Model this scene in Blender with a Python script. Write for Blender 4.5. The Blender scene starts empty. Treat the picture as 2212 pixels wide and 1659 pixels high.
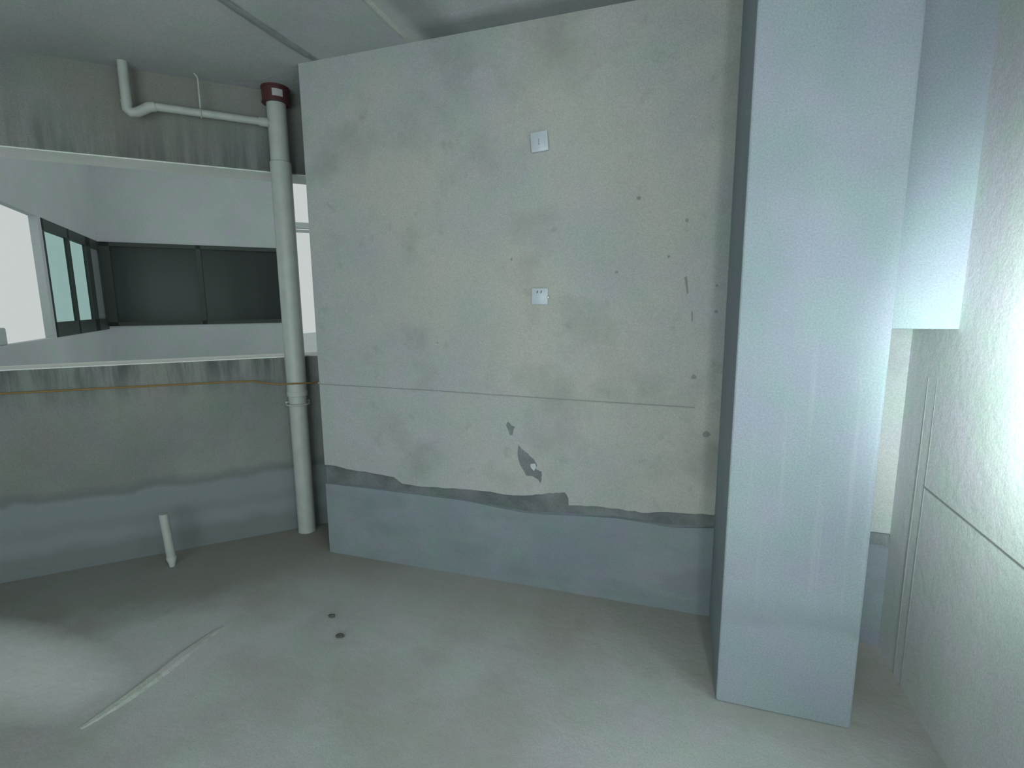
import bpy, bmesh, math, random
from mathutils import Vector, Matrix
random.seed(4)
sc = bpy.context.scene
C = sc.collection

# ------------------------------------------------------------------ camera
PITCH, ROLL, YAW = math.radians(8.83), math.radians(0.45), math.radians(18.4)
cam_d = bpy.data.cameras.new('camera')
cam_d.sensor_width = 36.0
cam_d.lens = 1107.0 / 2212.0 * 36.0
cam_d.clip_start = 0.05
cam = bpy.data.objects.new('camera', cam_d)
C.objects.link(cam)
r0 = Vector((1, 0, 0)); f0 = Vector((0, math.cos(PITCH), -math.sin(PITCH))); u0 = r0.cross(f0)
r1 = math.cos(ROLL) * r0 - math.sin(ROLL) * u0
u1 = math.sin(ROLL) * r0 + math.cos(ROLL) * u0
RZ = Matrix.Rotation(YAW, 3, 'Z')
r1, u1, f1 = RZ @ r1, RZ @ u1, RZ @ f0
cam.matrix_world = Matrix(((r1.x, u1.x, -f1.x, 0), (r1.y, u1.y, -f1.y, 0), (r1.z, u1.z, -f1.z, 1.5), (0, 0, 0, 1)))
sc.camera = cam

# ------------------------------------------------------------------ world, colour, large lights
sc.view_settings.view_transform = 'Standard'
sc.view_settings.look = 'None'
sc.view_settings.gamma = 1.0
sc.view_settings.use_curve_mapping = False
sc.view_settings.exposure = 0.0
w = bpy.data.worlds.new('overcast_sky'); sc.world = w; w.use_nodes = True
bg = w.node_tree.nodes['Background']
bg.inputs[0].default_value = (0.93, 1.0, 0.985, 1)
bg.inputs[1].default_value = 0.60

def area(name, loc, rot, sx, sy, power, col):
    d = bpy.data.lights.new(name, 'AREA'); d.shape = 'RECTANGLE'; d.size = sx; d.size_y = sy
    d.energy = power; d.color = col
    o = bpy.data.objects.new(name, d); C.objects.link(o); o.location = loc; o.rotation_euler = rot
    return o
# added area light for soft fill, set in the made-up rear opening
area('rear_fill', (-0.5, -2.55, 1.35), (math.radians(90), 0, math.radians(180)), 2.8, 2.2, 68, (0.86, 1.0, 0.99)).rotation_euler = (math.radians(90), 0, 0)

# added bare point light beside the camera, brightening the main wall's right end
td = bpy.data.lights.new('side_fill', 'POINT'); td.energy = 21; td.color = (1.0, 1.0, .97); td.shadow_soft_size = .05
to = bpy.data.objects.new('side_fill', td); C.objects.link(to); to.location = (.34, .35, 1.52)

# ------------------------------------------------------------------ helpers
def link(name, bm, mat, parent=None, smooth=False):
    me = bpy.data.meshes.new(name)
    bmesh.ops.recalc_face_normals(bm, faces=bm.faces[:])
    bm.to_mesh(me); bm.free()
    me.materials.append(mat)
    if smooth:
        for p in me.polygons: p.use_smooth = True
        try: me.set_sharp_from_angle(angle=math.radians(40))
        except Exception: pass
    o = bpy.data.objects.new(name, me); C.objects.link(o)
    if parent is not None:
        o.parent = parent
        o.matrix_parent_inverse = Matrix.Translation(-Vector(parent.location))
        if parent.type == 'EMPTY': pass
    return o
def struct(o): o['kind'] = 'structure'; return o
def thing(name, loc, label, cat, group=None):
    o = bpy.data.objects.new(name, None); C.objects.link(o); o.location = loc
    o.empty_display_size = 0.1
    o['label'] = label; o['category'] = cat
    if group: o['group'] = group
    return o
def tag(o, label, cat, group=None):
    o['label'] = label; o['category'] = cat
    if group: o['group'] = group
    return o
def box(bm, a, b, bevel=0.0):
    a = Vector(a); b = Vector(b)
    g = bmesh.ops.create_cube(bm, size=1.0)
    vs = g['verts']
    for v in vs:
        v.co = Vector(((a.x + b.x) / 2 + v.co.x * (b.x - a.x), (a.y + b.y) / 2 + v.co.y * (b.y - a.y), (a.z + b.z) / 2 + v.co.z * (b.z - a.z)))
    if bevel > 0:
        es = list({e for v in vs for e in v.link_edges})
        bmesh.ops.bevel(bm, geom=es, offset=bevel, segments=2, affect='EDGES', profile=0.5)
    return vs
T = Vector((2 ** -.5, 2 ** -.5, 0)); N = Vector((-2 ** -.5, 2 ** -.5, 0))
def P(s, o, z): return T * s + N * o + Vector((0, 0, z))       # frame of the 45 degree left wall: along it, outwards, up
M45 = Matrix(((T.x, N.x, 0, 0), (T.y, N.y, 0, 0), (0, 0, 1, 0), (0, 0, 0, 1)))
def tbox(bm, a, b, bevel=0.0):
    n = len(bm.verts)
    before = set(bm.verts)
    box(bm, a, b, bevel)
    for v in bm.verts:
        if v not in before: v.co = M45 @ v.co
def tube(bm, pts, rad, seg=24, caps=True):
    pts = [Vector(p) for p in pts]
    if not isinstance(rad, (list, tuple)): rad = [rad] * len(pts)
    rings = []
    up = None
    for i, p in enumerate(pts):
        if i == 0: d = pts[1] - p
        elif i == len(pts) - 1: d = p - pts[-2]
        else:
            d = (pts[i + 1] - p); e = (p - pts[i - 1])
            if d.length < 1e-6: d = e
            elif e.length > 1e-6: d = d.normalized() + e.normalized()
        d.normalize()
        if up is None:
            up = Vector((0, 0, 1)) if abs(d.z) < 0.9 else Vector((1, 0, 0))
        a = (up - d * up.dot(d))
        if a.length < 1e-3: a = Vector((1, 0, 0)) - d * d.x
        a.normalize(); up = a
        b = d.cross(a)
        rings.append([bm.verts.new(p + rad[i] * (math.cos(2 * math.pi * k / seg) * a + math.sin(2 * math.pi * k / seg) * b)) for k in range(seg)])
    for q, t in zip(rings, rings[1:]):
        for k in range(seg):
            bm.faces.new((q[k], q[(k + 1) % seg], t[(k + 1) % seg], t[k]))
    if caps:
        bm.faces.new(rings[0][::-1]); bm.faces.new(rings[-1])
def prism_xz(bm, poly, y0, y1):
    f = [bm.verts.new((x, y0, z)) for x, z in poly]; b = [bm.verts.new((x, y1, z)) for x, z in poly]
    bm.faces.new(f); bm.faces.new(b[::-1])
    for i in range(len(poly)):
        j = (i + 1) % len(poly); bm.faces.new((f[j], f[i], b[i], b[j]))

# ------------------------------------------------------------------ materials
class NB:
    def __init__(s, name, rough=0.85, spec=0.3):
        s.m = bpy.data.materials.new(name); s.m.use_nodes = True
        s.t = s.m.node_tree; s.n = s.t.nodes; s.l = s.t.links
        s.b = s.n['Principled BSDF']; s.b.inputs['Roughness'].default_value = rough
        s.b.inputs['Specular IOR Level'].default_value = spec
        s.geo = s.n.new('ShaderNodeNewGeometry')
        s.pos = s.geo.outputs['Position']
    def noise(s, scale, detail=4, rough=0.6, stretch=None, off=(0, 0, 0)):
        mp = s.n.new('ShaderNodeMapping'); s.l.new(s.pos, mp.inputs[0])
        mp.inputs['Location'].default_value = off
        if stretch: mp.inputs['Scale'].default_value = stretch
        t = s.n.new('ShaderNodeTexNoise'); t.inputs['Scale'].default_value = scale
        t.inputs['Detail'].default_value = detail; t.inputs['Roughness'].default_value = rough
        s.l.new(mp.outputs[0], t.inputs['Vector']); return t
    def mr(s, v, a, b, c=0.0, d=1.0):
        r = s.n.new('ShaderNodeMapRange'); r.clamp = True
        s.l.new(v, r.inputs[0])
        for i, k in enumerate((a, b, c, d)): r.inputs[i + 1].default_value = k
        return r.outputs[0]
    def math(s, op, a, b=None):
        r = s.n.new('ShaderNodeMath'); r.operation = op
        for i, k in enumerate((a, b)):
            if k is None: continue
            if isinstance(k, (int, float)): r.inputs[i].default_value = k
            else: s.l.new(k, r.inputs[i])
        return r.outputs[0]
    def mix(s, f, a, b, mode='MIX'):
        r = s.n.new('ShaderNodeMix'); r.data_type = 'RGBA'; r.blend_type = mode
        if isinstance(f, (int, float)): r.inputs[0].default_value = f
        else: s.l.new(f, r.inputs[0])
        for i, k in ((6, a), (7, b)):
            if isinstance(k, tuple): r.inputs[i].default_value = (*k, 1)
            else: s.l.new(k, r.inputs[i])
        return r.outputs[2]
    def sep(s):
        r = s.n.new('ShaderNodeSeparateXYZ'); s.l.new(s.pos, r.inputs[0]); return r.outputs
    def bump(s, h, st=0.3, dist=0.01):
        r = s.n.new('ShaderNodeBump'); r.inputs['Strength'].default_value = st; r.inputs['Distance'].default_value = dist
        s.l.new(h, r.inputs['Height']); s.l.new(r.outputs[0], s.b.inputs['Normal'])
    def out(s, col): s.l.new(col, s.b.inputs['Base Color']); return s.m

def concrete(name, c1, c2, warm=None, scale=1.3, rough=0.88, bump=0.35, stretch=None, grain=0.15, off=(0, 0, 0), build=None):
    k = NB(name, rough)
    big = k.noise(scale, 5, 0.55, stretch, off)
    col = k.mix(k.mr(big.outputs['Fac'], 0.36, 0.64), c1, c2)
    # cool and warm tints of the cement, a hand or two across
    hue = k.noise(5.5, 3, 0.55, None, (3, 7, 1))
    tint = k.mix(k.mr(hue.outputs['Fac'], 0.38, 0.62), (0.94, 1.03, 0.96), (1.05, 0.975, 1.06))
    col = k.mix(0.75, col, tint, 'MULTIPLY')
    if warm:
        wn = k.noise(0.8, 4, 0.6, None, (9, 2, 5))
        col = k.mix(k.mr(wn.outputs['Fac'], 0.48, 0.66), col, warm)
    fine = k.noise(170, 3, 0.7)
    g = k.mix(k.mr(fine.outputs['Fac'], 0.3, 0.7), (1 - grain,) * 3, (1 + grain,) * 3)
    col = k.mix(1.0, col, g, 'MULTIPLY')
    if build: col = build(k, col)
    mid = k.noise(22, 6, 0.65)
    k.bump(mid.outputs['Fac'], bump, 0.012)
    return k.out(col)

def plain(name, col, rough=0.5, spec=0.4, metal=0.0, var=0.06):
    k = NB(name, rough, spec); k.b.inputs['Metallic'].default_value = metal
    n = k.noise(14, 4, 0.6)
    c = k.mix(k.mr(n.outputs['Fac'], 0.35, 0.65), tuple(v * (1 - var) for v in col), tuple(min(1, v * (1 + var)) for v in col))
    return k.out(c)

def b_plaster(k, col):
    n = k.noise(2.1, 6, 0.6, None, (1, 4, 2))
    col = k.mix(k.math('MULTIPLY', k.mr(n.outputs['Fac'], 0.52, 0.70), 0.5), col, (0.235, 0.255, 0.235))
    m = k.noise(9, 4, 0.6, (1, 1, 1), (5, 5, 5))
    return k.mix(k.math('MULTIPLY', k.mr(m.outputs['Fac'], 0.62, 0.74), 0.35), col, (0.22, 0.23, 0.21))
M = {}
M['plaster'] = concrete('grey_plaster', (0.355, 0.385, 0.39), (0.41, 0.43, 0.43), (0.44, 0.445, 0.405), 1.1, build=b_plaster)
M['mortar'] = concrete('dark_mortar', (0.12, 0.14, 0.145), (0.20, 0.22, 0.225), None, 6, bump=0.8)
def b_kerb(k, col):
    n = k.noise(2.2, 5, 0.6, (1, 1, 2.5), (2, 2, 2))
    return k.mix(k.math('MULTIPLY', k.mr(n.outputs['Fac'], 0.5, 0.62), 0.4), col, (0.17, 0.20, 0.225))
M['kerb'] = concrete('blue_grey_cement', (0.205, 0.245, 0.27), (0.25, 0.29, 0.31), None, 2.0, build=b_kerb)
def b_col(k, col):
    x, y, z = k.sep()
    n = k.noise(30, 3, 0.6, (1, 1, 0.03), (2, 0, 0))
    streak = k.math('MULTIPLY', k.mr(n.outputs['Fac'], 0.56, 0.70), k.math('MULTIPLY', k.mr(z, 1.5, 1.2), k.mr(z, 0.35, 0.5)))
    col = k.mix(k.math('MULTIPLY', streak, 0.30), col, (0.42, 0.45, 0.46))
    e = k.noise(4, 4, 0.6, None, (3, 1, 1))
    zz = k.math('ADD', z, k.math('MULTIPLY', e.outputs['Fac'], 0.10))
    band = k.math('MULTIPLY', k.mr(zz, 0.38, 0.41), k.mr(zz, 0.50, 0.42))
    return k.mix(k.math('MULTIPLY', band, 0.45), col, (0.22, 0.26, 0.28))
M['column'] = concrete('column_concrete', (0.255, 0.30, 0.335), (0.30, 0.345, 0.375), None, 1.6, bump=0.2, build=b_col)
def b_left(k, col):
    x, y, z = k.sep()
    # drips below the sill and damp along the lintel edge
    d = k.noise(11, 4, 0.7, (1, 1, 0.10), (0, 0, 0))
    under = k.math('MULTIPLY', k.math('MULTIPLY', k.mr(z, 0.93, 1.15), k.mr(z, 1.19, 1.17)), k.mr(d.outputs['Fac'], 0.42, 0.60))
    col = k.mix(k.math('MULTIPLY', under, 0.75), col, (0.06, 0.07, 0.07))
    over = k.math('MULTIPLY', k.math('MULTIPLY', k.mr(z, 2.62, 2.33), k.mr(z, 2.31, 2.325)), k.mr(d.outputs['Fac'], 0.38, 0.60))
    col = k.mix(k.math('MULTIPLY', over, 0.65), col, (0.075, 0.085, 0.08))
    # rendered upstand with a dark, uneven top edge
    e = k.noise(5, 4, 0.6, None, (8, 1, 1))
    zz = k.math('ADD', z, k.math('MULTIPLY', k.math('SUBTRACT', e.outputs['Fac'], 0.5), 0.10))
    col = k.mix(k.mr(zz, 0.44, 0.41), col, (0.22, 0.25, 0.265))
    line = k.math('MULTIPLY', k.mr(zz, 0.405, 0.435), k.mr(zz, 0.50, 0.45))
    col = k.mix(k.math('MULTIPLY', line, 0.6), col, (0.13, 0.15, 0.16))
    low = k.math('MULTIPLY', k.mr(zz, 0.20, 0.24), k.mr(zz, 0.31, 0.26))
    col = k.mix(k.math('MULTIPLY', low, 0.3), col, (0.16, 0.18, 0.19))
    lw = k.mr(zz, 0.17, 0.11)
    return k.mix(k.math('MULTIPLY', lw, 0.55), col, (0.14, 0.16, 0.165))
M['left'] = concrete('left_wall_concrete', (0.19, 0.21, 0.20), (0.25, 0.265, 0.25), (0.22, 0.215, 0.185), 1.5, build=b_left)
M['reveal'] = concrete('pale_reveal', (0.76, 0.78, 0.74), (0.84, 0.86, 0.81), None, 3)
def b_right(k, col):
    return col
M['right'] = concrete('pale_right_plaster', (0.60, 0.63, 0.625), (0.66, 0.69, 0.68), None, 1.2, bump=0.2)
def b_floor(k, col):
    x, y, z = k.sep()
    n = k.noise(1.6, 6, 0.6, None, (4, 2, 0))
    dust = k.math('MULTIPLY', k.mr(n.outputs['Fac'], 0.45, 0.62), 0.45)
    col = k.mix(dust, col, (0.33, 0.32, 0.28))
    # wet brownish dirt gathered in front of the window wall
    o = k.math('MULTIPLY', k.math('SUBTRACT', y, x), 0.7071)
    ed = k.math('ADD', o, k.math('MULTIPLY', k.math('SUBTRACT', n.outputs['Fac'], 0.5), 0.7))
    col = k.mix(k.math('MULTIPLY', k.mr(ed, 2.75, 3.1), 0.55), col, (0.15, 0.14, 0.11))
    yb = k.math('ADD', y, k.math('MULTIPLY', k.math('SUBTRACT', n.outputs['Fac'], 0.5), 0.6))
    col = k.mix(k.math('MULTIPLY', k.mr(yb, 1.75, 2.25), 0.6), col, (0.30, 0.29, 0.245))  # browner towards the foot of the main wall
    # window light on the floor, painted as a pale patch left in the bay
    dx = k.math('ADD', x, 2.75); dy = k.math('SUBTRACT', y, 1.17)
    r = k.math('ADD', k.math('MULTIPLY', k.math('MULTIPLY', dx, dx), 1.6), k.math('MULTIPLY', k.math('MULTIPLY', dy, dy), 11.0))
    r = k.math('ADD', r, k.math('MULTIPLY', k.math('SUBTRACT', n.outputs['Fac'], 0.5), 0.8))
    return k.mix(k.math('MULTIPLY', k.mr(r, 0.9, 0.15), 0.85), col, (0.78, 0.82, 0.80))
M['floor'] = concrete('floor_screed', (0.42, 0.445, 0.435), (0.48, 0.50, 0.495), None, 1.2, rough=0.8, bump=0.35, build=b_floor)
def b_ceil(k, col):
    x, y, z = k.sep()
    def seam(x0, w_, c, f):
        nonlocal col
        n = k.noise(6, 3, 0.6)
        xx = k.math('ABSOLUTE', k.math('SUBTRACT', k.math('ADD', x, k.math('MULTIPLY', k.math('SUBTRACT', n.outputs['Fac'], 0.5), 0.03)), x0))
        col = k.mix(k.math('MULTIPLY', k.mr(xx, w_, w_ * 0.4), f), col, c)
    seam(-1.90, 0.035, (0.13, 0.15, 0.15), 0.7)
    seam(-1.95, 0.03, (0.40, 0.41, 0.40), 0.35)
    seam(-1.33, 0.04, (0.44, 0.46, 0.42), 0.8)
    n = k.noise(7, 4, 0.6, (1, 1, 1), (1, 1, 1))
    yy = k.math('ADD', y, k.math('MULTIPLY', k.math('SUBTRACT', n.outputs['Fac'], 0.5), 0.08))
    dark_band = k.math('MULTIPLY', k.math('MULTIPLY', k.mr(yy, 2.30, 2.38), k.mr(x, -1.28, -1.20)), 0.6)  # darker band on the ceiling along the main wall
    col = k.mix(dark_band, col, (0.12, 0.135, 0.145))
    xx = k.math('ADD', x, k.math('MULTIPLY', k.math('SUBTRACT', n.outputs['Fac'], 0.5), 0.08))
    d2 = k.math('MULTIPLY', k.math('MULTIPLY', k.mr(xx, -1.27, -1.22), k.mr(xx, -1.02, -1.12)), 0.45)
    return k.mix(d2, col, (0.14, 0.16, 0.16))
M['ceiling'] = concrete('ceiling_concrete', (0.36, 0.385, 0.39), (0.46, 0.485, 0.485), None, 1.0, build=b_ceil)
M['facade'] = concrete('facade_render', (0.47, 0.52, 0.525), (0.53, 0.58, 0.58), None, 1.0, bump=0.1)
M['pvc'] = plain('grey_white_pvc', (0.46, 0.50, 0.48), 0.4, 0.4)
M['pvc2'] = plain('pale_pvc', (0.42, 0.45, 0.42), 0.45, 0.4)
M['red'] = plain('dark_red_steel', (0.085, 0.028, 0.03), 0.5, 0.4)
M['sticker'] = plain('pale_sticker', (0.45, 0.43, 0.44), 0.6)
M['plate'] = plain('white_plastic', (0.52, 0.58, 0.63), 0.35, 0.5, var=0.02)
M['dark'] = plain('dark_slot', (0.09, 0.10, 0.11), 0.7)
M['chrome'] = plain('polished_metal', (0.97, 0.99, 0.99), 0.4, 1.0, 1.0)
M['orange'] = plain('orange_string', (0.27, 0.17, 0.06), 0.8)
M['grey_string'] = plain('grey_string', (0.31, 0.325, 0.32), 0.8)
M['frame'] = plain('dark_green_aluminium', (0.045, 0.06, 0.055), 0.5, 0.4)
M['crumb'] = plain('dark_crumb', (0.10, 0.10, 0.085), 0.9)
M['fillmetal'] = plain('fill_lamp_metal', (0.08, 0.08, 0.08), 0.5)

def glass(name, tint, alpha, rough=0.3):
    m = bpy.data.materials.new(name); m.use_nodes = True
    n = m.node_tree.nodes; l = m.node_tree.links; n.clear()
    out = n.new('ShaderNodeOutputMaterial'); tr = n.new('ShaderNodeBsdfTransparent'); gl = n.new('ShaderNodeBsdfGlossy')
    df = n.new('ShaderNodeBsdfDiffuse'); df.inputs[0].default_value = (0.12, 0.15, 0.145, 1)
    gl.inputs['Roughness'].default_value = rough; gl.inputs[0].default_value = (0.9, 1, 0.97, 1)
    tr.inputs[0].default_value = (*tint, 1)
    
    m1 = n.new('ShaderNodeMixShader'); m1.inputs[0].default_value = alpha
    m2 = n.new('ShaderNodeMixShader')
    l.new(tr.outputs[0], m1.inputs[1]); l.new(df.outputs[0], m1.inputs[2])
    m2.inputs[0].default_value = .025; l.new(m1.outputs[0], m2.inputs[1]); l.new(gl.outputs[0], m2.inputs[2])
    l.new(m2.outputs[0], out.inputs[0]); return m
M['glass'] = glass('green_tinted_glass', (0.72, 0.86, 0.84), 0.04)
M['darkglass'] = glass('dark_window_glass', (0.25, 0.30, 0.28), 0.22)

# ------------------------------------------------------------------ the room
H = 2.78; YW = 2.463; XR = 0.875; XL = -2.01; OI = 3.62; OO = 3.86
def quadgrid(bm, poly, z):
    bm.faces.new([bm.verts.new((x, y, z)) for x, y in poly])
# window wall corner positions
sR = (XL - N.x * OI) / T.x                    # where the left wall meets the return of the main wall
REAR = -2.6
sRear = (REAR - N.y * OI) / T.y
cA = P(sR, OI, 0); cB = P(-4.6, OI, 0)
outline = [(XL, YW), (cA.x, cA.y), (cB.x, cB.y), (cB.x, REAR), (XR, REAR), (XR, YW)]
outline_out = [(XL + .12, YW + .12), (XL + .12, P(sR, OO, 0).y + .1), (P(-4.7, OO, 0).x, P(-4.7, OO, 0).y), (cB.x - .2, REAR - .15), (XR + .15, REAR - .15), (XR + .15, YW + .12)]
def slab(name, z0, z1, mat):
    bm = bmesh.new()
    a = [bm.verts.new((x, y, z0)) for x, y in outline_out]; b = [bm.verts.new((x, y, z1)) for x, y in outline_out]
    bm.faces.new(a); bm.faces.new(b)
    for i in range(len(a)):
        j = (i + 1) % len(a); bm.faces.new((a[i], a[j], b[j], b[i]))
    return struct(link(name, bm, mat))
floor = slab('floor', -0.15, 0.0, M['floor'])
ceiling = slab('ceiling', H, H + 0.18, M['ceiling'])

# main wall: dark mortar body with a plaster coat above and a cement upstand below
bm = bmesh.new(); box(bm, (XL, YW + .012, 0), (XR + .15, YW + .12, H))
# return of the wall beside the window bay
box(bm, (XL, YW + .12, 0), (XL + .12, P(sR, OO, 0).y + .1, H))
wall_back = struct(link('wall_back', bm, M['mortar']))
low = [(XL, .556), (-1.90, .552), (-1.756, .54), (-1.66, .534), (-1.54, .528), (-1.505, .505), (-1.481, .493), (-1.35, .489), (-1.219, .494), (-1.08, .503), (-.945, .506), (-.814, .50), (-.74, .508), (-.662, .522), (-.62, .535), (-.588, .54), (-.555, .546), (-.534, .541), (-.521, .52), (-.519, .479), (-.43, .485), (-.349, .492), (-.22, .486), (-.124, .488), (-.038, .504), (.06, .508), (.15, .514), (.201, .515), (XR, .52)]
random.seed(2)
fine = []
for a, b in zip(low, low[1:]):
    for k in range(3):
        t = k / 3
        fine.append((a[0] + (b[0] - a[0]) * t, a[1] + (b[1] - a[1]) * t + (random.uniform(-.004, .004) if k else 0)))
fine.append(low[-1])
bm = bmesh.new()
top = [bm.verts.new((x, YW, H)) for x, z in fine]; bot = [bm.verts.new((x, YW, z)) for x, z in fine]; bk = [bm.verts.new((x, YW + .012, z)) for x, z in fine]
for i in range(len(fine) - 1):
    bm.faces.new((top[i], top[i + 1], bot[i + 1], bot[i])); bm.faces.new((bot[i], bot[i + 1], bk[i + 1], bk[i]))
e = [bm.verts.new((XL, YW, H)), bm.verts.new((XL, YW + .012, H)), bm.verts.new((XL, YW + .012, .556)), bm.verts.new((XL, YW, .556))]
bm.faces.new(e)
pl = link('plaster_coat', bm, M['plaster'], wall_back); pl['label'] = 'grey plaster coat with ragged lower edge'
kt = [(XL, .454), (-1.543, .458), (-1.3, .456), (-1.109, .453), (-.9, .437), (-.763, .429), (-.65, .435), (-.538, .444), (-.28, .459), (-.014, .45), (.183, .467), (XR, .47)]
bm = bmesh.new()
f_ = [bm.verts.new((x, YW - .004, z - .018 + random.uniform(-.004, .004))) for x, z in kt]; g_ = [bm.verts.new((x, YW + .012, z - .012)) for x, z in kt]; d_ = [bm.verts.new((x, YW - .004, 0)) for x, z in kt]
for i in range(len(kt) - 1):
    bm.faces.new((f_[i], f_[i + 1], d_[i + 1], d_[i])); bm.faces.new((f_[i], f_[i + 1], g_[i + 1], g_[i]))
bm.faces.new([bm.verts.new(v) for v in ((XL, YW - .004, 0), (XL, YW - .004, .436), (XL, YW + .012, .442), (XL, YW + .012, 0))])
k_ = link('cement_upstand', bm, M['kerb'], wall_back); k_['label'] = 'blue grey cement band along the foot of the wall'

def patch(name, poly, mat, dy, lab=None, n=3, j=.0025):
    pts = []
    for i, a in enumerate(poly):
        b = poly[(i + 1) % len(poly)]
        for q in range(n):
            t = q / n
            pts.append((a[0] + (b[0] - a[0]) * t + (random.uniform(-j, j) if q else 0), a[1] + (b[1] - a[1]) * t + (random.uniform(-j, j) if q else 0)))
    bm = bmesh.new(); prism_xz(bm, pts, YW - dy, YW + .003)
    o = link(name, bm, mat, wall_back)
    if lab: o['label'] = lab
    return o
M['chip'] = concrete('exposed_mortar', (0.17, 0.19, 0.195), (0.22, 0.245, 0.25), None, 8, bump=0.9)
M['stainm'] = plain('grey_stain', (0.25, 0.265, 0.25), 0.9)
patch('chipped_patch', [(-.843, .898), (-.829, .882), (-.804, .872), (-.813, .855), (-.819, .828), (-.834, .829), (-.844, .859), (-.853, .876)], M['chip'], .0012, 'small dark chip in the plaster')
patch('chipped_patch', [(-.788, .782), (-.766, .756), (-.733, .734), (-.701, .705), (-.689, .686), (-.691, .653), (-.659, .646), (-.663, .612), (-.668, .582), (-.681, .602), (-.709, .617), (-.746, .617), (-.767, .654), (-.783, .689), (-.791, .738)], M['chip'], .0012, 'long dark gouge running down to the right')
patch('plaster_spot', [(-.721, .681), (-.697, .685), (-.691, .666), (-.701, .646), (-.717, .659)], M['plate'], .0022, 'pale oval spot inside the gouge')
patch('scuff_mark', [(-.004, 1.613), (.008, 1.619), (.012, 1.59), (.018, 1.545), (.011, 1.539), (.004, 1.578)], M['stainm'], .0008, None, 3, .001)
patch('scuff_mark', [(.033, 1.462), (.039, 1.465), (.042, 1.423), (.037, 1.41)], M['stainm'], .0008, None, 3, .001)
for x, z, r in [(-.002, 1.86, .009), (-.073, 1.707, .007), (.137, 1.461, .008), (.057, 1.166, .012), (.122, .901, .017), (-.212, 1.968, .010), (-.817, 1.72, .007), (-.303, 1.644, .008), (.134, 1.575, .007), (-1.235, 1.302, .006)]:
    patch('plaster_pit', [(x + r * random.uniform(.7, 1.2) * math.cos(a * math.pi / 4), z + r * random.uniform(.6, 1.1) * math.sin(a * math.pi / 4)) for a in range(8)], M['stainm'], .0006, None, 1)

# left wall with the window opening (all in its own 45 degree frame)
Z0, Z1 = 1.172, 2.317; SL = -2.35
bm = bmesh.new()
tbox(bm, (-4.7, OI, 0), (sR + .1, OO, Z0))
tbox(bm, (-4.7, OI, Z1), (sR + .1, OO, H))
tbox(bm, (-4.7, OI, Z0), (SL, OO, Z1))
wall_left = struct(link('wall_left', bm, M['left']))
bm = bmesh.new(); tbox(bm, (SL, OI + .003, Z0), (sR + .1, OO + .01, Z0 + .006)); 
o = link('window_sill', bm, M['reveal'], wall_left); o['label'] = 'pale bare cement sill of the window opening'
bm = bmesh.new(); tbox(bm, (SL, OI + .003, Z1 - .006), (sR + .1, OO + .01, Z1))
o = link('lintel_soffit', bm, M['reveal'], wall_left); o['label'] = 'pale underside of the lintel'

# right wall
bm = bmesh.new(); box(bm, (XR, REAR, 0), (XR + .15, YW + .12, H))
wall_right = struct(link('wall_right', bm, M['right']))
for yy, rr in ((2.275, .003), (2.205, .002)):
    bm = bmesh.new(); tube(bm, [(XR - .0005, yy, 0), (XR - .0005, yy + .004, .5), (XR - .0005, yy - .003, .95), (XR - .0005, yy + .002, 1.22)], [rr, rr, rr * .8, rr * .3], 6)
    link('plaster_crack', bm, M['stainm'], wall_right)
bm = bmesh.new()
pts = [(2.21, .822), (1.9, .816), (1.635, .81), (1.2, .80)]
tube(bm, [(XR - .0005, y, z) for y, z in pts], .0025, 6)
o = link('plaster_crack', bm, M['stainm'], wall_right)
# boxed-in shaft in the corner above
bm = bmesh.new(); box(bm, (.60, 2.10, 1.405), (XR + .02, YW + .02, H + .02), .006)
struct(link('trim_1', bm, M['column']))
# column
bm = bmesh.new(); box(bm, (.178, 1.90, 0), (.622, YW + .03, H + .02), .006)
struct(link('column', bm, M['column']))
# rear wall with a made-up opening for the fill light, and the closing wall far left
bm = bmesh.new()
box(bm, (cB.x - .2, REAR - .15, 0), (-2.5, REAR, H)); box(bm, (.6, REAR - .15, 0), (XR + .15, REAR, H)); box(bm, (-2.5, REAR - .15, 2.5), (.6, REAR, H))
struct(link('wall_rear', bm, M['plaster']))
bm = bmesh.new(); box(bm, (cB.x - .2, REAR - .15, 0), (cB.x, cB.y + .1, H))
struct(link('wall_far_left', bm, M['left']))

# raised mortar seams on the ceiling and the ridge across the floor
def ridge(name, pts, z, up, wdt, mat, parent=None):
    bm = bmesh.new(); secs = []
    for i, (x, y, s) in enumerate(pts):
        prof = [(-wdt * s, -.004), (-wdt * .55 * s, up * .7 * s), (-.1 * wdt, up * s), (wdt * .5 * s, up * .75 * s), (wdt * .75 * s, -.004)]
        secs.append([bm.verts.new((x + a + random.uniform(-.002, .002), y, z + (b if z < 1 else -b))) for a, b in prof])
    for a, b in zip(secs, secs[1:]):
        for k in range(4): bm.faces.new((a[k], a[k + 1], b[k + 1], b[k]))
        bm.faces.new((a[4], a[0], b[0], b[4]))
    bm.faces.new(secs[0]); bm.faces.new(secs[-1])
    return link(name, bm, mat, parent)
n_ = 24
rp = []
for i in range(n_ + 1):
    t = i / n_; y = 1.06 + t * .62
    s = math.sin(math.pi * min(1, max(0.02, t))) ** .5
    rp.append((-2.00 + .012 * math.sin(5 * t), y, max(.15, s * random.uniform(.85, 1.05))))
M['ridge'] = concrete('pale_ridge_mortar', (0.40, 0.42, 0.39), (0.46, 0.48, 0.45), None, 6)
o = ridge('mortar_ridge', rp, 0, .020, .042, M['ridge'])
tag(o, 'pale raised ridge of mortar running diagonally across the floor at left', 'mortar ridge')
o = ridge('formwork_seam', [(-1.33 + random.uniform(-.004, .004), y / 10, 1) for y in range(-20, 25)], H, .010, .022, M['ridge'], ceiling)
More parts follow.
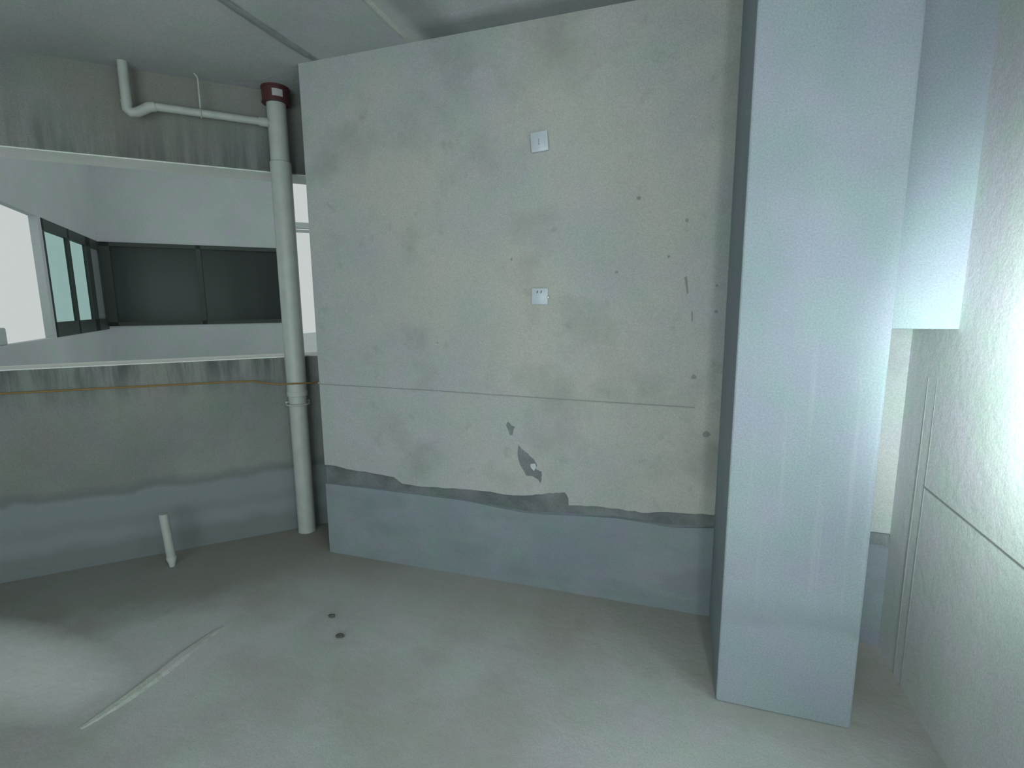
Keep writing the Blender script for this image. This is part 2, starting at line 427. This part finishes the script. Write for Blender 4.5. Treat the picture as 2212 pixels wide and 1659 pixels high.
o = ridge('formwork_seam', [(-1.90 + random.uniform(-.004, .004), y / 10, 1) for y in range(-20, 25)], H, .012, .020, M['ceiling'], ceiling)

# ------------------------------------------------------------------ pipes
pc = P(.222, 3.553, 0)
t = thing('drain_pipe', (pc.x, pc.y, 0), 'tall pale grey plastic drain pipe standing from floor to ceiling in the left corner', 'pipe')
def vt(name, z0, z1, r, mat, par, lab=None, c=pc, seg=40):
    bm = bmesh.new(); c_ = .003
    tube(bm, [(c.x, c.y, z0), (c.x, c.y, z0 + c_), (c.x, c.y, z1 - c_), (c.x, c.y, z1)], [r - c_, r, r, r - c_], seg)
    o = link(name, bm, mat, par, True)
    if lab: o['label'] = lab
    return o
lower = vt('pipe_section', -.01, .955, .0555, M['pvc'], t)
vt('pipe_section', .955, 2.36, .0605, M['pvc'], t)
vt('pipe_section', 2.36, H + .01, .0545, M['pvc'], t)
vt('pipe_joint', .925, .960, .0635, M['pvc'], t)
col_ = vt('fire_collar', 2.695, H + .005, .076, M['red'], t, 'dark red metal collar at the ceiling')
# flange tabs and clasp on the collar
bm = bmesh.new()
tube(bm, [(pc.x, pc.y, 2.69), (pc.x, pc.y, 2.70)], .079, 40); tube(bm, [(pc.x, pc.y, H - .012), (pc.x, pc.y, H)], .079, 40)
link('collar_rim', bm, M['red'], col_, True)
bm = bmesh.new()
view = Vector((-pc.x, -pc.y, 0)).normalized(); ang0 = math.atan2(view.y, view.x) + math.radians(8)
A = []
for k in range(9):
    a = ang0 + math.radians(-22 + 44 * k / 8)
    A.append((bm.verts.new((pc.x + .0775 * math.cos(a), pc.y + .0775 * math.sin(a), 2.712)), bm.verts.new((pc.x + .0775 * math.cos(a), pc.y + .0775 * math.sin(a), 2.752))))
for a, b in zip(A, A[1:]): bm.faces.new((a[0], b[0], b[1], a[1]))
o = link('sticker', bm, M['sticker'], col_, True); o['label'] = 'pale rectangular sticker on the red collar'
bm = bmesh.new(); tbox(bm, (.15, 3.60, .86), (.30, 3.622, .885)); tube(bm, [P(.222 + .068 * math.cos(a * math.pi / 12), 3.553 + .068 * math.sin(a * math.pi / 12), .872) for a in range(25)], .006, 8, False)
link('pipe_bracket', bm, M['pvc'], t, True)

rb = P(-.43, 3.53, 2.57)
b = thing('branch_pipe', (rb.x, rb.y, rb.z), 'thin pale pipe running sideways from the tall pipe near the ceiling and turning up', 'pipe')
bm = bmesh.new(); tube(bm, [P(.18, 3.54, 2.576), P(-.10, 3.535, 2.576), P(-.395, 3.53, 2.576)], .021, 20); tube(bm, [P(.12, 3.54, 2.576), P(.17, 3.54, 2.576)], .026, 20)
link('horizontal_pipe', bm, M['pvc2'], b, True)
bm = bmesh.new(); tube(bm, [P(-.385, 3.53, 2.576), P(-.415, 3.53, 2.570), P(-.440, 3.53, 2.553), P(-.470, 3.53, 2.535), P(-.497, 3.53, 2.530), P(-.512, 3.53, 2.545), P(-.512, 3.53, 2.585)], [.026, .026, .025, .025, .025, .026, .027], 20)
link('elbow', bm, M['pvc2'], b, True)
bm = bmesh.new(); tube(bm, [P(-.512, 3.53, 2.575), P(-.512, 3.53, H + .005)], .024, 20)
link('vertical_pipe', bm, M['pvc2'], b, True)
bm = bmesh.new(); tube(bm, [P(-.172, 3.535, 2.585), P(-.172, 3.535, H - .03), P(-.176, 3.535, H - .012), P(-.19, 3.535, H + .004)], .0055, 10); tube(bm, [P(-.172 - .0125 * 0, 3.535 + .024 * math.cos(a * math.pi / 8), 2.576 + .024 * math.sin(a * math.pi / 8)) for a in range(17)], .004, 8, False)
o = link('hanger_rod', bm, M['pvc2'], b, True); o['label'] = 'thin hanging rod holding the pipe'

sp = P(-.53, 3.405, 0)
s_ = thing('pipe_stub', (sp.x, sp.y, 0), 'short pale pipe stub standing upright from the floor by the left wall', 'pipe')
top = P(-.545, 3.405, .325)
bm = bmesh.new(); tube(bm, [sp + Vector((0, 0, .05)), top - Vector((0, 0, .004)), top], [.0235, .0235, .020], 24)
link('pipe_section', bm, M['pvc2'], s_, True)
bm = bmesh.new(); tube(bm, [sp + Vector((0, 0, -.005)), sp + Vector((0, 0, .02)), sp + Vector((0, 0, .05)), sp + Vector((0, 0, .060))], [.014, .018, .027, .025], 24)
link('pipe_fitting', bm, M['pvc'], s_, True)

# ------------------------------------------------------------------ wall plates
def plate(name, cx, cz, w_, h_, rot, dep, label, cat):
    t = thing(name, (cx, YW, cz), label, cat)
    bm = bmesh.new(); box(bm, (-w_ / 2, -dep, -h_ / 2), (w_ / 2, 0, h_ / 2), .004)
    box(bm, (-w_ * .33, -dep - .0018, -h_ * .33), (w_ * .33, -dep + .001, h_ * .33), .0015)
    R = Matrix.Rotation(rot, 4, 'Y')
    for v in bm.verts: v.co = Matrix.Translation((cx, YW, cz)) @ R @ v.co
    link('cover_plate', bm, M['plate'], t, True)
    return t
p1 = plate('blank_switch_plate', -.671, 2.250, .083, .089, math.radians(-4), .017, 'white blank wall plate, the upper of the two on the plaster wall', 'wall plate')
bm = bmesh.new(); tube(bm, [(-.672, YW - .0192, 2.238), (-.672, YW - .0200, 2.238)], .0032, 12); box(bm, (-.6735, YW - .0200, 2.244), (-.6715, YW - .0188, 2.262))
o = link('screw_mark', bm, M['stainm'], p1)
p2 = plate('socket_outlet', -.670, 1.538, .083, .080, math.radians(1), .012, 'white socket outlet with two small dark slots, below the blank plate', 'socket')
for dx in (-.0105, .0085):
    bm = bmesh.new(); box(bm, (-.0022, -.0008, -.006), (.0022, .002, .006), .0005)
    for v in bm.verts: v.co = Matrix.Translation((-.670 + dx, YW - .0142, 1.538 + .021)) @ Matrix.Rotation(math.radians(22), 4, 'Y') @ v.co
    o = link('slot', bm, M['dark'], p2)
bm = bmesh.new(); g = bmesh.ops.create_uvsphere(bm, u_segments=20, v_segments=14, radius=1)
for v in bm.verts: v.co = Vector((-.670 + .0435 + v.co.x * .0065, YW - .013 + v.co.y * .008, 1.538 - .0055 + v.co.z * .009))
o = link('metal_catch', bm, M['chrome'], p2, True); o['label'] = 'bright shiny metal catch on the edge of the plate'

# ------------------------------------------------------------------ level strings
bm = bmesh.new()
tube(bm, [P(-3.1, 3.612, 1.06), P(-1.23, 3.612, 1.053), P(-.7, 3.612, 1.045), P(-.149, 3.612, 1.035), P(-.02, 3.610, 1.031), P(.03, 3.56, 1.022), P(.12, 3.488, 1.016), P(.222, 3.484, 1.014), P(.30, 3.50, 1.010), P(.37, 3.55, 1.006)], .0052, 8)
o = link('orange_hose', bm, M['orange'], None, True)
tag(o, 'thin orange hose running along the left wall below the window and around the pipe', 'hose')
bm = bmesh.new()
tube(bm, [(-2.0, YW - .0045, 1.048), (-1.285, YW - .0045, 1.043), (-.567, YW - .0045, 1.031), (.066, YW - .0045, 1.024)],   .0019, 6)
o = link('level_string', bm, M['grey_string'], None, True)
tag(o, 'thin dark string stretched level across the plaster wall', 'string')
bm = bmesh.new(); tube(bm, [(-2.003, YW + .001, 1.056), (-2.003, YW - .014, 1.056)], .0022, 8); tube(bm, [(-2.003, YW - .014, 1.056), (-2.003, YW - .0165, 1.056)], .0055, 12)
o = link('nail', bm, M['chrome'], None, True); tag(o, 'tiny shiny nail at the left edge of the plaster wall', 'nail')

# ------------------------------------------------------------------ crumbs on the floor
def crumb(x, y, r, label):
    bm = bmesh.new(); bmesh.ops.create_icosphere(bm, subdivisions=2, radius=1)
    for v in bm.verts:
        q = random.uniform(.75, 1.2); v.co = Vector((x + v.co.x * r * 1.3 * q, y + v.co.y * r * q, r * .35 + v.co.z * r * .42 * q))
    return tag(link('mortar_crumb', bm, M['crumb']), label, 'crumb of mortar', 'crumbs of mortar on the floor')
crumb(-1.569, 1.902, .014, 'small dark crumb on the floor, the farther of the pair')
crumb(-1.434, 1.786, .015, 'small brownish crumb on the floor, the nearer of the pair')

# ------------------------------------------------------------------ neighbouring building
SB, OA = -1.609, 8.0; ZT, ZB = 5.2, -1.5
nb = thing('neighbour_building', tuple(P(-.5, OA, ZB)), 'grey rendered building outside the window with a dark strip window', 'building')
zs, zh = 1.27, 2.295
bm = bmesh.new()
tbox(bm, (SB, OA, ZB), (.60, OA + .2, zs)); tbox(bm, (SB, OA, zh), (.60, OA + .2, ZT)); tbox(bm, (.48, OA, zs), (.60, OA + .2, zh))
o = link('front_wall', bm, M['facade'], nb)
zs2, zh2 = 1.235, 2.290
bm = bmesh.new()
tbox(bm, (SB - .06, 3.95, ZB), (SB, OA + .2, zs2)); tbox(bm, (SB - .06, 3.95, zh2), (SB, OA + .2, ZT))
tbox(bm, (SB - .06, 5.98, zs2), (SB, 6.06, zh2))
link('side_wall', bm, M['facade'], nb)
# dark room behind the front window
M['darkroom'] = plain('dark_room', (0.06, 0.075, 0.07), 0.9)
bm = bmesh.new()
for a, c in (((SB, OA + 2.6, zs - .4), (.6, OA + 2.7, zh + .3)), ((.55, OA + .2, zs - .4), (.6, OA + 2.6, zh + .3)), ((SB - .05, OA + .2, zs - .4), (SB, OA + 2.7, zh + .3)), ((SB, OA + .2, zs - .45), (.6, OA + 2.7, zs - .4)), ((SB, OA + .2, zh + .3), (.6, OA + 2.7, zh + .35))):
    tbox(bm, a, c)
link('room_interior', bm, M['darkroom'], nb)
wf = bmesh.new()
y0, y1 = OA - .01, OA + .06
tbox(wf, (SB, y0, zh - .05), (.48, y1, zh)); tbox(wf, (SB, y0, zs), (.48, y1, zs + .05))
tbox(wf, (SB, y0, zs), (SB + .10, y1, zh)); tbox(wf, (.42, y0, zs), (.48, y1, zh)); tbox(wf, (-.60, y0, zs), (-.545, y1, zh))
f1_ = link('window_frame', wf, M['frame'], nb); f1_['label'] = 'dark frame of the wide front window'
bm = bmesh.new(); tbox(bm, (SB + .1, OA + .02, zs + .05), (.42, OA + .028, zh - .05)); link('window_pane', bm, M['darkglass'], f1_)
wf = bmesh.new()
xa, xb = SB - .03, SB + .004
tbox(wf, (xa, 6.06, zh2 - .10), (xb, 7.95, zh2)); tbox(wf, (xa, 6.06, zs2), (xb, 7.95, zs2 + .135))
tbox(wf, (xa, 6.06, zs2), (xb, 6.10, zh2)); tbox(wf, (xa, 6.76, zs2), (xb, 6.82, zh2)); tbox(wf, (xa, 7.40, zs2), (xb, 7.58, zh2)); tbox(wf, (xa, 7.93, zs2), (xb, 8.0, zh2))
f2_ = link('window_frame', wf, M['frame'], nb); f2_['label'] = 'dark frame of the side window'
bm = bmesh.new(); tbox(bm, (SB - .018, 6.10, zs2 + .13), (SB - .013, 6.76, zh2 - .09)); link('window_pane', bm, M['glass'], f2_)
bm = bmesh.new(); tbox(bm, (SB - .018, 6.82, zs2 + .13), (SB - .013, 7.40, zh2 - .09)); link('window_pane', bm, M['glass'], f2_)
M['greypane'] = plain('painted_reflection', (0.23, 0.26, 0.27), 0.5)  # reflection in the end pane, painted as flat grey
bm = bmesh.new(); tbox(bm, (SB - .020, 7.58, zs2 + .13), (SB - .010, 7.93, zh2 - .09)); o = link('reflection_pane', bm, M['greypane'], f2_); o['label'] = 'end pane with its dull grey reflection painted in'
bm = bmesh.new(); tbox(bm, (.60, OA + .02, 2.585), (2.2, OA + .10, 2.665)); tube(bm, [P(.60, OA + .06, 2.55), P(2.2, OA + .06, 2.55)], .02, 12)
o = link('gutter', bm, M['facade'], nb); o['label'] = 'thin grey gutter crossing the bright gap'
# grey block on the sill of the side opening
bm = bmesh.new(); tbox(bm, (SB - .18, 4.55, zs2), (SB - .02, 5.06, zs2 + .125), .01)
o = link('cement_block', bm, M['facade']); tag(o, 'grey block lying on the sill of the bright opening at far left', 'block')
# outside ground
bm = bmesh.new(); box(bm, (-40, 2, ZB - .2), (30, 60, ZB)); 
struct(link('ground', bm, M['facade']))

# ------------------------------------------------------------------ floodlight added out of view to brighten the right wall
lp = Vector((.64, .98, 1.40)); aim = Vector((.875, 1.20, 1.37)); ax = (aim - lp).normalized()
wl = thing('fill_lamp', (.60, .95, 0), 'small added floodlight on a slim stand, out of view, turned towards the right wall', 'lamp')
q = ax.to_track_quat('Z', 'Y').to_matrix().to_4x4()
def lampbox(bm, a, b, bev=0.0):
    before = set(bm.verts); box(bm, a, b, bev)
    for v in bm.verts:
        if v not in before: v.co = lp + (q @ v.co)
bm = bmesh.new()
tube(bm, [(.60, .95, .42), (.60, .95, 1.26)], .011, 14)
link('fill_lamp_pole', bm, M['fillmetal'], wl, True)
for k in range(3):
    a = math.radians(100 + 120 * k)
    bm = bmesh.new(); tube(bm, [(.60, .95, .45), (.60 + .22 * math.cos(a), 0.95 + .22 * math.sin(a), .009)], .009, 10)
    link('fill_lamp_leg', bm, M['fillmetal'], wl, True)
bm = bmesh.new(); tube(bm, [(.60, .95, 1.25), (.60, .95, 1.30), lp - ax * .05 + Vector((0, 0, -.065))], .007, 10); link('fill_lamp_yoke', bm, M['fillmetal'], wl, True)
bm = bmesh.new(); lampbox(bm, (-.075, -.055, -.06), (.075, .055, -.012), .006)
for c_, d_ in (((-.075, -.055, -.014), (-.069, .055, .03)), ((.069, -.055, -.014), (.075, .055, .03)), ((-.075, -.055, -.014), (.075, -.049, .03)), ((-.075, .049, -.014), (.075, .055, .03))):
    lampbox(bm, c_, d_)
link('fill_lamp_housing', bm, M['fillmetal'], wl)
me = bpy.data.materials.new('fill_lamp_glow'); me.use_nodes = True
pb = me.node_tree.nodes['Principled BSDF']; pb.inputs['Emission Color'].default_value = (.9, 1, 1, 1); pb.inputs['Emission Strength'].default_value = 8
bm = bmesh.new(); lampbox(bm, (-.068, -.048, -.011), (.068, .048, -.006)); link('fill_lamp_panel', bm, me, wl)
sd = bpy.data.lights.new('fill_lamp_light', 'SPOT'); sd.energy = 185; sd.color = (.86, 1.0, .99); sd.shadow_soft_size = .05
sd.spot_size = math.radians(120); sd.spot_blend = 1.0
so = bpy.data.objects.new('fill_lamp_light', sd); C.objects.link(so); so.location = lp + ax * .05
so.rotation_euler = (-ax).to_track_quat('Z', 'Y').to_euler()
